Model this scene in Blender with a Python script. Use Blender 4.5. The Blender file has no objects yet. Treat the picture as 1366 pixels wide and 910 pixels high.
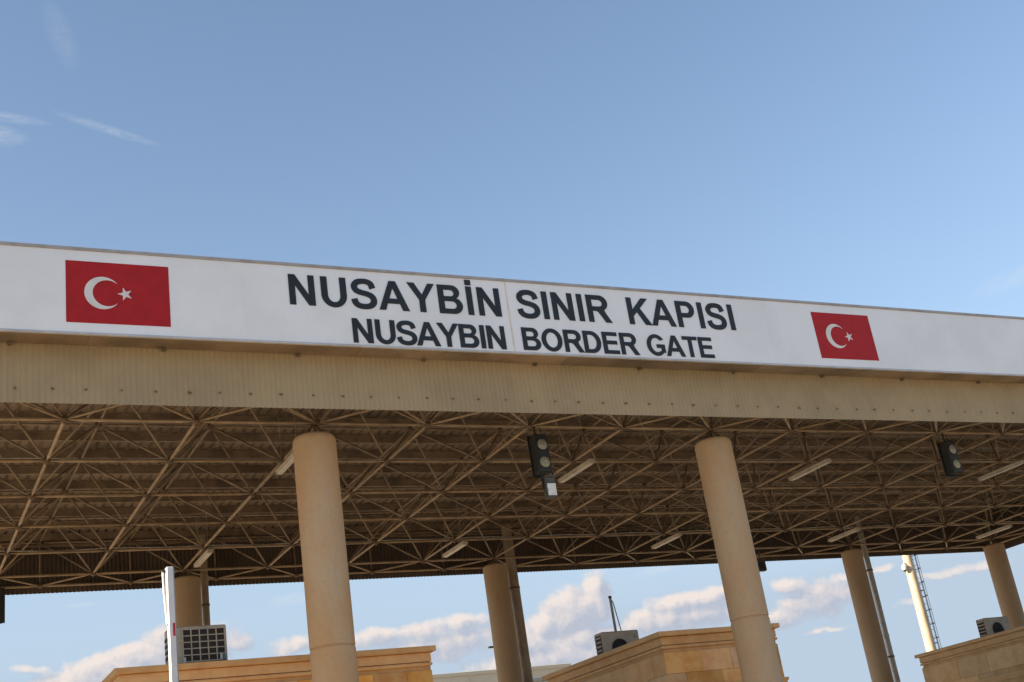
import bpy, bmesh, math, random
from mathutils import Vector, Matrix
from mathutils.geometry import tessellate_polygon

S = bpy.context.scene
COL = S.collection
R = math.radians
random.seed(7)

# ------------------------------------------------------------------ camera
CAM = Vector((-2.7116, -18.9854, 1.6))
YAW, PITCH, ROLL, FPX = 0.510378628, 0.376299708, -0.153551186, 1683.31
fw = Vector((math.sin(YAW)*math.cos(PITCH), math.cos(YAW)*math.cos(PITCH), math.sin(PITCH)))
rt = Vector((math.cos(YAW), -math.sin(YAW), 0))
up = rt.cross(fw)
rr = math.cos(ROLL)*rt + math.sin(ROLL)*up
uu = -math.sin(ROLL)*rt + math.cos(ROLL)*up
cd = bpy.data.cameras.new('camera')
cam = bpy.data.objects.new('camera', cd)
COL.objects.link(cam)
cam.matrix_world = Matrix(((rr.x, uu.x, -fw.x, CAM.x), (rr.y, uu.y, -fw.y, CAM.y),
                           (rr.z, uu.z, -fw.z, CAM.z), (0, 0, 0, 1)))
cd.sensor_width = 36.0
cd.lens = FPX/1366*36
cd.clip_start = 0.05
cd.clip_end = 20000
S.camera = cam

# ------------------------------------------------------------------ light
SUN_EL, SUN_AZ = R(20), R(-85)           # azimuth clockwise from +Y
EXPO = 1.70
SKY = 0.0745
S.view_settings.view_transform = 'Standard'
S.view_settings.look = 'None'
S.view_settings.exposure = EXPO
S.view_settings.gamma = 1
S.view_settings.use_curve_mapping = False
sd = bpy.data.lights.new('sun', 'SUN')
sd.energy = 4.9
sd.angle = R(0.5)
sd.color = (1.0, 0.80, 0.58)
sun = bpy.data.objects.new('sun', sd)
COL.objects.link(sun)
sdir = Vector((math.sin(SUN_AZ)*math.cos(SUN_EL), math.cos(SUN_AZ)*math.cos(SUN_EL), math.sin(SUN_EL)))
sun.rotation_euler = sdir.to_track_quat('Z', 'Y').to_euler()
sun.location = (-40, 0, 30)

W = bpy.data.worlds.new('World')
S.world = W
W.use_nodes = True
W.cycles.sampling_method = 'MANUAL'
W.cycles.sample_map_resolution = 256
wt = W.node_tree
wt.nodes.clear()


class NT:
    """small helper round a node tree"""
    def __init__(s, t): s.t = t

    def n(s, kind, **kw):
        x = s.t.nodes.new(kind)
        for k, v in kw.items(): setattr(x, k, v)
        return x

    def l(s, a, b): s.t.links.new(a, b)

    def put(s, sock, v):
        if hasattr(v, 'links') or isinstance(v, bpy.types.NodeSocket): s.l(v, sock)
        elif v is not None: sock.default_value = v

    def m(s, op, a, b=None, c=None, clamp=False):
        x = s.n('ShaderNodeMath', operation=op, use_clamp=clamp)
        for i, v in enumerate((a, b, c)): s.put(x.inputs[i], v)
        return x.outputs[0]

    def v(s, op, a, b=None):
        x = s.n('ShaderNodeVectorMath', operation=op)
        s.put(x.inputs[0], a)
        if b is not None: s.put(x.inputs[1], b)
        return x.outputs['Value'] if op in ('DOT_PRODUCT', 'LENGTH') else x.outputs[0]

    def noise(s, vec, scale, detail=4, rough=.55, dist=0):
        x = s.n('ShaderNodeTexNoise')
        s.put(x.inputs['Vector'], vec)
        x.inputs['Scale'].default_value = scale
        x.inputs['Detail'].default_value = detail
        x.inputs['Roughness'].default_value = rough
        x.inputs['Distortion'].default_value = dist
        return x.outputs['Fac']

    def mixc(s, f, a, b, bt='MIX'):
        x = s.n('ShaderNodeMix', data_type='RGBA', blend_type=bt)
        s.put(x.inputs[0], f)
        s.put(x.inputs[6], a)
        s.put(x.inputs[7], b)
        return x.outputs[2]

    def ss(s, x, a, b):
        y = s.n('ShaderNodeMapRange', interpolation_type='SMOOTHSTEP')
        s.put(y.inputs[0], x)
        y.inputs[1].default_value = a
        y.inputs[2].default_value = b
        return y.outputs[0]


# cloud field, a function of the direction in the sky (azimuth, elevation in degrees)
BLOBS = [(31.34, 10.03, 0.48, 0.52, 1.7), (31.26, 9.54, 0.67, 1.04, 1.6), (30.12, 9.22, 1.46, 0.887, 1.6), (29.12, 8.71, 1.37, 0.725, 1.45), 
         (28.25, 8.19, 1.26, 0.712, 1.45), (29.66, 7.49, 2.86, 1.12, 1.45), (25.2, 9.37, 1.38, 0.438, 1.02), (23.17, 9.25, 1.62, 0.5, 0.9), 
         (21.16, 9.25, 1.44, 0.562, 0.96), (24.1, 8.6, 3.97, 0.875, 0.84), (27.26, 7.2, 3.22, 0.862, 0.8), (33.57, 8.5, 1.73, 0.4, 0.7), 
         (35.3, 8.79, 2.14, 0.475, 1.2), (36.69, 8.98, 1.59, 0.375, 0.8), (34.86, 8.2, 3.18, 0.625, 1.2), (39.79, 8.69, 1.05, 0.475, 0.9), 
         (40.77, 7.93, 2.04, 0.875, 1), (41.93, 8.69, 1.19, 0.3, 0.5), (39.01, 7.43, 2.07, 0.55, 0.75), (46.39, 7.98, 1.94, 0.3, 0.55), 
         (47.79, 8.01, 1.6, 0.3, 0.6), (44.76, 7.18, 1.16, 0.275, 0.35), (43.4, 8.73, 1.3, 0.25, 0.5), (40.8, 6.6, 1.62, 0.2, 0.35), 
         (11.3, 9.75, 1.52, 0.525, 1.35), (9.94, 9.3, 2, 0.625, 1.35), (8.72, 8.85, 1.8, 0.6, 1.35), (12.9, 9.9, 2.05, 0.938, 1.35), 
         (15.29, 9.76, 0.972, 0.475, 0.75), (17.53, 9.38, 1.59, 0.55, 0.65), (6.65, 9.48, 1.11, 0.3, 0.5)]
gt = bpy.data.node_groups.new('cloud_field', 'ShaderNodeTree')
gt.interface.new_socket('P', in_out='INPUT', socket_type='NodeSocketVector')
gt.interface.new_socket('Field', in_out='OUTPUT', socket_type='NodeSocketFloat')
g = NT(gt)
gi = g.n('NodeGroupInput')
go = g.n('NodeGroupOutput')
P = gi.outputs[0]
nz = g.noise(P, 1.15, 6, .6, .25)
nl = g.noise(P, .33, 3, .5)
warp = g.n('ShaderNodeTexNoise')
g.l(P, warp.inputs['Vector'])
warp.inputs['Scale'].default_value = .9
warp.inputs['Detail'].default_value = 3
wv = g.v('MULTIPLY', g.v('SUBTRACT', warp.outputs['Color'], (.5, .5, .5)), (1.1, .55, 0))
PW = g.v('ADD', P, wv)
best = None
for (a, e, ra, re, amp) in BLOBS:
    q = g.v('MULTIPLY', g.v('SUBTRACT', PW, (a, e, 0)), (1/ra, 1/re, 0))
    f = g.m('SUBTRACT', amp, g.v('DOT_PRODUCT', q, q))
    best = f if best is None else g.m('SMOOTH_MAX', best, f, .35)
# clouds elsewhere round the horizon, outside the frame's azimuths
sx = g.n('ShaderNodeSeparateXYZ')
g.l(P, sx.inputs[0])
away = g.m('ABSOLUTE', g.m('SUBTRACT', sx.outputs[0], 29))
away = g.ss(away, 22, 34)
gen = g.m('MULTIPLY', g.m('SUBTRACT', nl, .5), 7)
gen = g.m('SUBTRACT', gen, g.m('MULTIPLY', g.m('ABSOLUTE', g.m('SUBTRACT', sx.outputs[1], 7)), .38))
gen = g.m('SUBTRACT', gen, g.m('MULTIPLY', g.m('SUBTRACT', 1, away), 9))
best = g.m('MAXIMUM', g.m('MAXIMUM', best, -3), gen)
fld = g.m('ADD', best, g.m('MULTIPLY', g.m('SUBTRACT', nz, .5), 1.9))
g.l(fld, go.inputs[0])

w = NT(wt)
tc = w.n('ShaderNodeTexCoord')
sep = w.n('ShaderNodeSeparateXYZ')
w.l(tc.outputs['Generated'], sep.inputs[0])
az = w.m('MULTIPLY', w.m('ARCTAN2', sep.outputs[0], sep.outputs[1]), 180/math.pi)
el = w.m('MULTIPLY', w.m('ARCSINE', sep.outputs[2]), 180/math.pi)
cmb = w.n('ShaderNodeCombineXYZ')
w.l(az, cmb.inputs[0])
w.l(el, cmb.inputs[1])
AE = cmb.outputs[0]


def field(vec):
    x = w.n('ShaderNodeGroup')
    x.node_tree = gt
    w.l(vec, x.inputs[0])
    return x.outputs[0]


f0 = field(AE)
f1 = field(w.v('ADD', AE, (-.30, .34, 0)))          # towards the light
mask = w.ss(f0, -.25, .8)
lit = w.m('ADD', .24, w.m('MULTIPLY', w.m('SUBTRACT', f0, f1), .80), clamp=True)
lit = w.m('ADD', lit, w.m('MULTIPLY', w.m('SUBTRACT', w.noise(AE, .8, 4), .5), .35), clamp=True)
KC = 1/(SKY*2**EXPO)
c_sh = (.485*KC, .525*KC, .625*KC, 1)
c_li = (.92*KC, .81*KC, .745*KC, 1)
ccol = w.mixc(lit, c_sh, c_li)
sky = w.n('ShaderNodeTexSky', sky_type='NISHITA', sun_disc=False, sun_elevation=SUN_EL, sun_rotation=SUN_AZ % (2*math.pi))
sky.altitude = 450
sky.air_density = 1.0
sky.dust_density = 1.2
sky.ozone_density = 1.0
# thin cirrus streaks
cz = w.v('MULTIPLY', AE, (.9, 2.4, 1))
cn = w.noise(cz, 1.3, 6, .65, 1.2)


def streak(a0, e0, a1, e1, wd):
    L = math.hypot(a1-a0, e1-e0)
    ux, uy = (a1-a0)/L, (e1-e0)/L
    d = w.v('SUBTRACT', AE, ((a0+a1)/2, (e0+e1)/2, 0))
    u = w.m('DIVIDE', w.v('DOT_PRODUCT', d, (ux, uy, 0)), L/2)
    t = w.m('DIVIDE', w.v('DOT_PRODUCT', d, (-uy, ux, 0)), wd)
    q = w.m('ADD', w.m('MULTIPLY', u, u), w.m('MULTIPLY', t, t))
    return w.m('SUBTRACT', 1, q, clamp=True)


cir = None
for args, amp in (((7.6, 32.95, 13.0, 31.55, .22), .20), ((3.0, 32.75, 7.8, 32.38, .24), .22), ((3.0, 31.95, 6.7, 31.7, .5), .26),
                  ((7.4, 37.6, 8.9, 34.6, .7), .09), ((50.3, 19.1, 55, 19.6, .5), .2), ((9.5, 12.0, 8.0, 12.0, .12), .3),
                  ((16.4, 11.3, 19, 11.45, .3), .3), ((33, 10.3, 35.2, 10.45, .22), .3)):
    k = w.m('MULTIPLY', streak(*args), amp)
    cir = k if cir is None else w.m('MAXIMUM', cir, k)
cir = w.m('MULTIPLY', cir, w.m('MULTIPLY_ADD', cn, 3.4, -1.0, clamp=True))
hz = w.m('MULTIPLY', w.m('POWER', 2.718, w.m('DIVIDE', w.m('MAXIMUM', el, 0), -8.0)), 2.9, clamp=True)   # horizon haze, alike all round
skyc = w.mixc(hz, sky.outputs[0], (.505*KC, .625*KC, .76*KC, 1))
base = w.mixc(cir, skyc, (.80*KC, .82*KC, .86*KC, 1))
outc = w.mixc(w.m('MULTIPLY', mask, .93), base, ccol)
bg = w.n('ShaderNodeBackground')
bg.inputs[1].default_value = SKY
w.l(outc, bg.inputs[0])
wo = w.n('ShaderNodeOutputWorld')
w.l(bg.outputs[0], wo.inputs[0])

# ------------------------------------------------------------------ materials


def mat(name, col, rough=.7, metal=0, var=.12, scale=3.0, bump=0, bscale=30, col2=None, perobj=0, streaks=0, coord='Object', spec=.4):
    m = bpy.data.materials.new(name)
    m.use_nodes = True
    t = NT(m.node_tree)
    t.t.nodes.clear()
    b = t.n('ShaderNodeBsdfPrincipled')
    o = t.n('ShaderNodeOutputMaterial')
    t.l(b.outputs[0], o.inputs[0])
    b.inputs['Roughness'].default_value = rough
    b.inputs['Metallic'].default_value = metal
    b.inputs['Specular IOR Level'].default_value = spec
    tcn = t.n('ShaderNodeTexCoord')
    if coord == 'World':
        geo = t.n('ShaderNodeNewGeometry')
        vec = geo.outputs['Position']
    else:
        vec = tcn.outputs[coord]
    nn = t.noise(vec, scale, 6, .6)
    c = (*col, 1)
    c2 = (*(col2 or tuple(x*(1-var*2.2) for x in col)), 1)
    fac = t.ss(nn, .38, .68)
    cc = t.mixc(fac, c, c2)
    if streaks:
        sv = t.v('MULTIPLY', vec, (9, 9, .5))
        sn = t.ss(t.noise(sv, 1.0, 4, .6), .52, .75)
        cc = t.mixc(t.m('MULTIPLY', sn, streaks), cc, tuple(x*.45 for x in col) + (1,))
    if perobj:
        oi = t.n('ShaderNodeObjectInfo')
        hs = t.n('ShaderNodeHueSaturation')
        t.l(cc, hs.inputs['Color'])
        t.l(t.m('MULTIPLY_ADD', oi.outputs['Random'], perobj*2, 1-perobj), hs.inputs['Value'])
        r2 = t.m('FRACT', t.m('MULTIPLY', oi.outputs['Random'], 17.3))
        t.l(t.m('MULTIPLY_ADD', r2, perobj*1.2, 1-perobj*.6), hs.inputs['Saturation'])
        cc = hs.outputs[0]
    t.l(cc, b.inputs['Base Color'])
    if bump:
        bn = t.n('ShaderNodeBump')
        bn.inputs['Strength'].default_value = bump
        bn.inputs['Distance'].default_value = .02
        t.l(t.noise(vec, bscale, 5, .65), bn.inputs['Height'])
        t.l(bn.outputs[0], b.inputs['Normal'])
    rn = t.m('MULTIPLY_ADD', t.noise(vec, scale*2.3, 3), .25, rough-.125, clamp=True)
    t.l(rn, b.inputs['Roughness'])
    return m


M_white = mat('white_sign_panel', (.835, .87, .89), .42, 0, .035, .9, col2=(.78, .81, .825), streaks=.045, bump=.03, bscale=1.3, perobj=.015, coord='World')
M_joint = mat('panel_joint', (.75, .71, .62), .7)
M_trim = mat('grey_aluminium_trim', (.42, .41, .40), .45, .3, .1, 4)
M_trimlow = mat('pale_aluminium_edge', (.55, .55, .55), .45, .2, .08, 4)
M_soffit = mat('bronze_soffit', (.38, .29, .205), .38, .35, .22, .8, perobj=.22, coord='World')
M_red = mat('red_vinyl', (.42, .007, .009), .6, 0, .06, 5)
M_black = mat('charcoal_vinyl', (.018, .022, .026), .5, 0, .1, 8)
M_emblem = mat('white_vinyl', (.74, .73, .70), .5, 0, .04, 5)
M_clad = mat('beige_corrugated_steel', (.405, .315, .18), .55, 0, .07, .7, streaks=.14, coord='World')
M_cladshade = mat('shade_darkened_cladding', (.105, .08, .06), .65, 0, .15, .9, streaks=.2, coord='World')  # cladding darkened: the shade on its inner faces is put into the colour
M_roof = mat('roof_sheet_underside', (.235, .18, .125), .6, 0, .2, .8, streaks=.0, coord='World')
M_purlin = mat('purlin_steel', (.24, .18, .12), .6, 0, .2, 2)
M_truss = mat('tan_truss_paint', (.36, .265, .165), .5, 0, .18, 3, perobj=.14)
M_brace = mat('darker_truss_tone', (.27, .20, .13), .55, 0, .2, 3, perobj=.18)  # darker copy of the truss colour for diagonals, posts and upper chords
M_node = mat('node_ball_steel', (.16, .11, .07), .55, .2, .2, 12)
M_screw = mat('dark_screw', (.14, .11, .075), .6)
M_galv = mat('galvanised_steel', (.42, .41, .38), .5, .5, .12, 9)
M_pipe = mat('downpipe_paint', (.34, .27, .19), .55, 0, .14, 3, streaks=.3)
M_dark = mat('black_housing', (.022, .024, .024), .5, 0, .2, 8)
M_lens = mat('unlit_frosted_lens', (.30, .28, .25), .25, 0, .15, 20, spec=.6)
M_lensy = mat('unlit_yellow_green_lens', (.30, .29, .17), .25, 0, .15, 20, spec=.6)
M_glass = mat('floodlight_glass', (.80, .82, .76), .12, 0, .1, 12, spec=.8)
M_floodbody = mat('floodlight_body', (.10, .10, .085), .5, .2, .15, 9)
M_lampwhite = mat('lamp_white', (.50, .46, .39), .5, 0, .12, 6)
M_diff = mat('lamp_diffuser', (.58, .54, .46), .4, 0, .08, 6)
M_whitepaint = mat('white_paint', (.66, .67, .67), .45, 0, .06, 5)
M_greypaint = mat('grey_paint', (.30, .32, .31), .5, 0, .08, 5)
M_redref = mat('red_reflective', (.50, .02, .05), .4, 0, .1, 30)
M_ac = mat('ac_case_grey', (.50, .44, .35), .5, 0, .10, 5, streaks=.2)
M_acdark = mat('ac_dark_fins', (.035, .027, .02), .6, 0, .2, 40)
M_acwhite = mat('ac_fitting_white', (.62, .66, .66), .5)
M_acblue = mat('ac_fitting_blue', (.10, .22, .30), .5)
M_mast = mat('mast_cream', (.43, .355, .25), .5, 0, .1, 1.5)
M_mastdark = mat('ladder_steel', (.10, .10, .10), .5, .4, .1, 6)
M_hangar = mat('hangar_cladding', (.58, .53, .40), .7, 0, .06, .06)
M_hangar2 = mat('low_building_render', (.40, .42, .39), .8, 0, .06, .3)
M_asphalt = mat('pale_asphalt', (.24, .215, .175), .9, 0, .2, .6, .3, 40, coord='World')  # unseen lanes, lightened to bounce more light up to the booths
M_paving = mat('concrete_apron', (.43, .37, .285), .9, 0, .14, .25, .2, 25, coord='World')
M_kerb = mat('kerb_concrete', (.44, .38, .30), .9, 0, .12, 3, .2, 40)
M_soil = mat('dry_ground', (.34, .27, .18), .95, 0, .15, .02, .2, 5, coord='World')
M_paint = mat('road_paint', (.75, .75, .72), .7, 0, .1, 6)
M_window = mat('dark_window_glass', (.03, .035, .04), .08, 0, .1, 3, spec=.8)
M_frame = mat('brown_window_frame', (.10, .06, .04), .5)
M_deck = mat('roof_deck', (.30, .28, .25), .9)
M_wood = mat('brown_door', (.12, .07, .04), .5)


def stone_mat(name, col, col2, perobj):
    m = mat(name, col, .85, 0, .1, 4.0, .35, 45, col2=col2, perobj=perobj, coord='World')
    return m


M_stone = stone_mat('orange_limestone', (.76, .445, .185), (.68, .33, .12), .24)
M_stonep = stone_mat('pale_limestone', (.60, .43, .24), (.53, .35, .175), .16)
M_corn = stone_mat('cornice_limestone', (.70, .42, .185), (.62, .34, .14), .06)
M_cornp = stone_mat('skylit_cornice_limestone', (.58, .41, .225), (.52, .34, .17), .06)  # paler copy of the cornice stone: white skylight put into the colour
M_core = mat('mortar', (.50, .34, .19), .9, 0, .1, 6)


def column_mat(name, col, colb, crack):
    m = bpy.data.materials.new(name)
    m.use_nodes = True
    t = NT(m.node_tree)
    t.t.nodes.clear()
    b = t.n('ShaderNodeBsdfPrincipled')
    o = t.n('ShaderNodeOutputMaterial')
    t.l(b.outputs[0], o.inputs[0])
    tcn = t.n('ShaderNodeTexCoord')
    ob = tcn.outputs['Object']
    geo = t.n('ShaderNodeNewGeometry')
    wp = geo.outputs['Position']
    sp = t.n('ShaderNodeSeparateXYZ')
    t.l(ob, sp.inputs[0])
    ang = t.m('ARCTAN2', sp.outputs[0], t.m('MULTIPLY', sp.outputs[1], -1))     # 0 = facing -Y
    blot = t.ss(t.noise(t.v('MULTIPLY', wp, (1, 1, .45)), 1.1, 6, .6, .4), .36, .66)
    c = t.mixc(blot, (*col, 1), (*colb, 1))
    fine = t.noise(wp, 14, 5, .65)
    c = t.mixc(t.m('MULTIPLY', t.ss(fine, .45, .75), .35), c, tuple(x*.72 for x in col)+(1,))
    # repaired vertical cracks, a pale cement line that wanders
    for off, sd_ in crack:
        wn = t.n('ShaderNodeTexNoise', noise_dimensions='1D')
        t.l(t.m('ADD', sp.outputs[2], sd_), wn.inputs['W'])
        wn.inputs['Scale'].default_value = 1.6
        wn.inputs['Detail'].default_value = 5
        a0 = t.m('ADD', off, t.m('MULTIPLY', t.m('SUBTRACT', wn.outputs['Fac'], .5), .32))
        d = t.m('ABSOLUTE', t.m('SUBTRACT', ang, a0))
        k = t.m('SUBTRACT', 1, t.ss(d, .012, .05))
        gap = t.ss(t.noise(t.v('MULTIPLY', wp, (.2, .2, 1)), 1.7, 3), .38, .55)
        c = t.mixc(t.m('MULTIPLY', t.m('MULTIPLY', k, gap), .55), c, (.36, .33, .28, 1))
    t.l(c, b.inputs['Base Color'])
    b.inputs['Roughness'].default_value = .85
    bn = t.n('ShaderNodeBump')
    bn.inputs['Strength'].default_value = .25
    bn.inputs['Distance'].default_value = .02
    t.l(t.m('ADD', fine, t.noise(wp, 3, 3)), bn.inputs['Height'])
    t.l(bn.outputs[0], b.inputs['Normal'])
    return m


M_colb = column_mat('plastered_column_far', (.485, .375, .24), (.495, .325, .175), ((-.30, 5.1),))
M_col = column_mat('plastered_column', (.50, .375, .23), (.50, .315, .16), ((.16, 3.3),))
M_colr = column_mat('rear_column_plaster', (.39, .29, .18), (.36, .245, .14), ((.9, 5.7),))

# ------------------------------------------------------------------ mesh helpers


class MB:
    def __init__(s): s.v, s.f, s.sm = [], [], []

    def add(s, vs, fs, smooth=False):
        o = len(s.v)
        s.v += [tuple(x) for x in vs]
        for f in fs:
            s.f.append(tuple(i+o for i in f))
            s.sm.append(smooth)
        return s

    def box(s, x0, x1, y0, y1, z0, z1):
        return s.add([(x0, y0, z0), (x1, y0, z0), (x1, y1, z0), (x0, y1, z0), (x0, y0, z1), (x1, y0, z1), (x1, y1, z1), (x0, y1, z1)],
                     [(3, 2, 1, 0), (4, 5, 6, 7), (0, 1, 5, 4), (1, 2, 6, 5), (2, 3, 7, 6), (3, 0, 4, 7)])

    def bbox(s, x0, x1, y0, y1, z0, z1, b):
        bm = bmesh.new()
        bmesh.ops.create_cube(bm, size=1)
        for v in bm.verts:
            v.co = Vector(((x0+x1)/2+v.co.x*(x1-x0), (y0+y1)/2+v.co.y*(y1-y0), (z0+z1)/2+v.co.z*(z1-z0)))
        bmesh.ops.bevel(bm, geom=bm.edges[:], offset=b, segments=1, affect='EDGES')
        bm.verts.index_update()
        s.add([v.co[:] for v in bm.verts], [[v.index for v in f.verts] for f in bm.faces])
        bm.free()
        return s

    def tube(s, p, q, r0, r1=None, n=10, caps=True, smooth=True):
        return s.path([p, q], [r0, r0 if r1 is None else r1], n, caps, smooth)

    def path(s, pts, rs, n=8, caps=True, smooth=True):
        pts = [Vector(p) for p in pts]
        if not hasattr(rs, '__len__'): rs = [rs]*len(pts)
        vs = []
        d = (pts[-1]-pts[0]).normalized()
        ref = Vector((0, 0, 1)) if abs(d.z) < .9 else Vector((0, 1, 0))
        for i, p in enumerate(pts):
            dd = (pts[min(i+1, len(pts)-1)]-pts[max(i-1, 0)])
            dd = dd.normalized() if dd.length > 1e-6 else d
            a = dd.cross(ref).normalized()
            b = dd.cross(a)
            for k in range(n):
                t = 2*math.pi*(k+.5)/n
                vs.append(p+a*math.cos(t)*rs[i]+b*math.sin(t)*rs[i])
        fs = []
        for i in range(len(pts)-1):
            for k in range(n):
                fs.append((i*n+k, i*n+(k+1) % n, (i+1)*n+(k+1) % n, (i+1)*n+k))
        s.add(vs, fs, smooth)
        if caps:
            m = len(pts)-1
            s.add(vs[:n], [tuple(range(n))[::-1]])
            s.add(vs[m*n:], [tuple(range(n))])
        return s

    def lathe(s, prof, n=32, smooth=True, c=(0, 0)):
        vs = []
        for (r, z) in prof:
            for k in range(n):
                t = 2*math.pi*k/n
                vs.append((c[0]+r*math.cos(t), c[1]+r*math.sin(t), z))
        fs = []
        for i in range(len(prof)-1):
            for k in range(n):
                fs.append((i*n+k, i*n+(k+1) % n, (i+1)*n+(k+1) % n, (i+1)*n+k))
        s.add(vs, fs, smooth)
        m = len(prof)-1
        s.add(vs[:n], [tuple(range(n))[::-1]])
        s.add(vs[m*n:], [tuple(range(n))])
        return s

    def turned(s, prof, n=48):
        """lathe whose rings are not shared, so that shading stays flat along the axis"""
        for (a, b_) in zip(prof[:-1], prof[1:]):
            vs = [(r_*math.cos(2*math.pi*k/n), r_*math.sin(2*math.pi*k/n), z) for (r_, z) in (a, b_) for k in range(n)]
            s.add(vs, [(k, (k+1) % n, n+(k+1) % n, n+k) for k in range(n)], True)
        for (r_, z), fl in ((prof[0], -1), (prof[-1], 1)):
            vs = [(r_*math.cos(2*math.pi*k/n), r_*math.sin(2*math.pi*k/n), z) for k in range(n)]
            s.add(vs, [tuple(range(n))[::fl]])
        return s

    def mesh(s, name):
        me = bpy.data.meshes.new(name)
        me.from_pydata(s.v, [], s.f)
        me.polygons.foreach_set('use_smooth', s.sm)
        me.update()
        return me


def obj(name, mb, m, parent=None, loc=(0, 0, 0)):
    me = mb.mesh(name) if isinstance(mb, MB) else mb
    o = bpy.data.objects.new(name, me)
    COL.objects.link(o)
    if m is not None and len(me.materials) == 0: me.materials.append(m)
    o.location = loc
    if parent: o.parent = parent
    return o


def fixn(me):
    bm = bmesh.new()
    bm.from_mesh(me)
    bmesh.ops.recalc_face_normals(bm, faces=bm.faces[:])
    bm.to_mesh(me)
    bm.free()


def thing(name, label, cat, loc=(0, 0, 0), rz=0, group=None):
    o = bpy.data.objects.new(name, None)
    COL.objects.link(o)
    o.empty_display_size = .3
    o.location = loc
    o.rotation_euler = (0, 0, rz)
    o['label'] = label
    o['category'] = cat
    if group: o['group'] = group
    return o


def dup(root, loc, label, rz=0):
    def rec(o, par):
        c = o.copy()
        COL.objects.link(c)
        c.parent = par
        for ch in o.children: rec(ch, c)
        return c
    r = rec(root, None)
    r.location = loc
    r.rotation_euler = (0, 0, rz)
    r['label'] = label
    return r


def struct(name, mb, m):
    o = obj(name, mb, m)
    o['kind'] = 'structure'
    return o


def cyl_y(mb, x, y0, y1, z, r, n=20, smooth=True):
    return mb.tube((x, y0, z), (x, y1, z), r, n=n, smooth=smooth)


# ------------------------------------------------------------------ ground and road
b = MB()
b.add([(-6000, -6000, -.02), (6000, -6000, -.02), (6000, 6000, -.02), (-6000, 6000, -.02)], [(0, 1, 2, 3)])
struct('ground', b, M_soil)
b = MB()
b.add([(-60, -45, -.012), (90, -45, -.012), (90, 45, -.012), (-60, 45, -.012)], [(0, 1, 2, 3)])
struct('apron', b, M_paving)
for (x0, x1) in ((-6.2, -1.2), (6.9, 10.2), (15.2, 23.5)):
    b = MB()
    b.add([(x0, -45, -.004), (x1, -45, -.004), (x1, 45, -.004), (x0, 45, -.004)], [(0, 1, 2, 3)])
    struct('road', b, M_asphalt)
    b = MB()
    for k in range(-11, 12):
        xc = (x0+x1)/2
        b.add([(xc-.06, k*4, .002), (xc+.06, k*4, .002), (xc+.06, k*4+1.6, .002), (xc-.06, k*4+1.6, .002)], [(0, 1, 2, 3)])
    struct('lane_marking', b, M_paint)
for (x0, x1, y0) in ((-.9, 6.7, -6.2), (10.5, 15.0, -3.0), (23.8, 31.5, -3.0)):
    b = MB().bbox(x0, x1, y0, 12.5, -.1, .13, .03)
    struct('kerb_island', b, M_kerb)

# ------------------------------------------------------------------ canopy
ZC = 8.519
MOD = 2.0
HU = 1.0                                  # depth of the space frame
canopy = thing('canopy', 'wide customs canopy with tan steel space frame under a corrugated roof', 'canopy', (14, 5, ZC))


def cpart(name, mb, m, stuff=False):
    o = obj(name, mb, m, canopy, (-14, -5, -ZC))
    if stuff: o['kind'] = 'stuff'
    return o


C0, C1 = -6, 15                           # lower node columns
XL, XR = C0*MOD-1, C1*MOD+1               # edge chords
YF, YB = -1.0, 11.0


def strut_mesh(name, L, r):
    c = .055+.02                          # ball radius and bolt
    return MB().path([(0, 0, c-.02), (0, 0, c+.03), (0, 0, c+.16), (0, 0, L-c-.16), (0, 0, L-c-.03), (0, 0, L-c+.02)],
                     [r*.42, r*.42, r, r, r*.42, r*.42], 6, False).mesh(name)


LD = math.sqrt(1+1+HU*HU)
meshes = {}
pieces = {'lower_chord': [], 'upper_chord': [], 'diagonal_brace': [], 'edge_brace': [], 'edge_post': [], 'node_ball': []}


def strut(kind, p, q, r):
    pieces[kind].append((Vector(p), Vector(q), r))


def low(i, j): return (i*MOD, j*MOD, ZC)


def upn(i, j): return ((i+.5)*MOD, (j+.5)*MOD, ZC+HU)


for i in range(C0, C1+1):
    for j in range(0, 6):
        pieces['node_ball'].append((Vector(low(i, j)), .075))
        if i < C1: strut('lower_chord', low(i, j), low(i+1, j), .029)
        if j < 5: strut('lower_chord', low(i, j), low(i, j+1), .029)
        for di in (-1, 0):
            for dj in (-1, 0): strut('diagonal_brace', low(i, j), upn(i+di, j+dj), .022)
for i in range(C0-1, C1+1):
    for j in range(-1, 6):
        pieces['node_ball'].append((Vector(upn(i, j)), .07))
        if i < C1: strut('upper_chord', upn(i, j), upn(i+1, j), .026)
        if j < 5: strut('upper_chord', upn(i, j), upn(i, j+1), .026)
        if i in (C0-1, C1) or j in (-1, 5):
            e = (upn(i, j)[0], upn(i, j)[1], ZC)
            pieces['node_ball'].append((Vector(e), .07))
            strut('edge_post', e, upn(i, j), .022)
            if j in (-1, 5) and i < C1: strut('lower_chord', e, (e[0]+MOD, e[1], ZC), .028)
            if i in (C0-1, C1) and j < 5: strut('lower_chord', e, (e[0], e[1]+MOD, ZC), .028)
            for di in (0, 1):
                for dj in (0, 1):
                    ii, jj = i+di, j+dj
                    if C0 <= ii <= C1 and 0 <= jj <= 5: strut('edge_brace', low(ii, jj), e, .022)


def inview(p):
    d = p-CAM
    z = d.dot(fw)
    if z < 1: return 1e6
    x, y = d.dot(rr)/z*FPX, d.dot(uu)/z*FPX
    return d.length + (0 if abs(x) < 760 and abs(y) < 520 else 5000)


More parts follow.
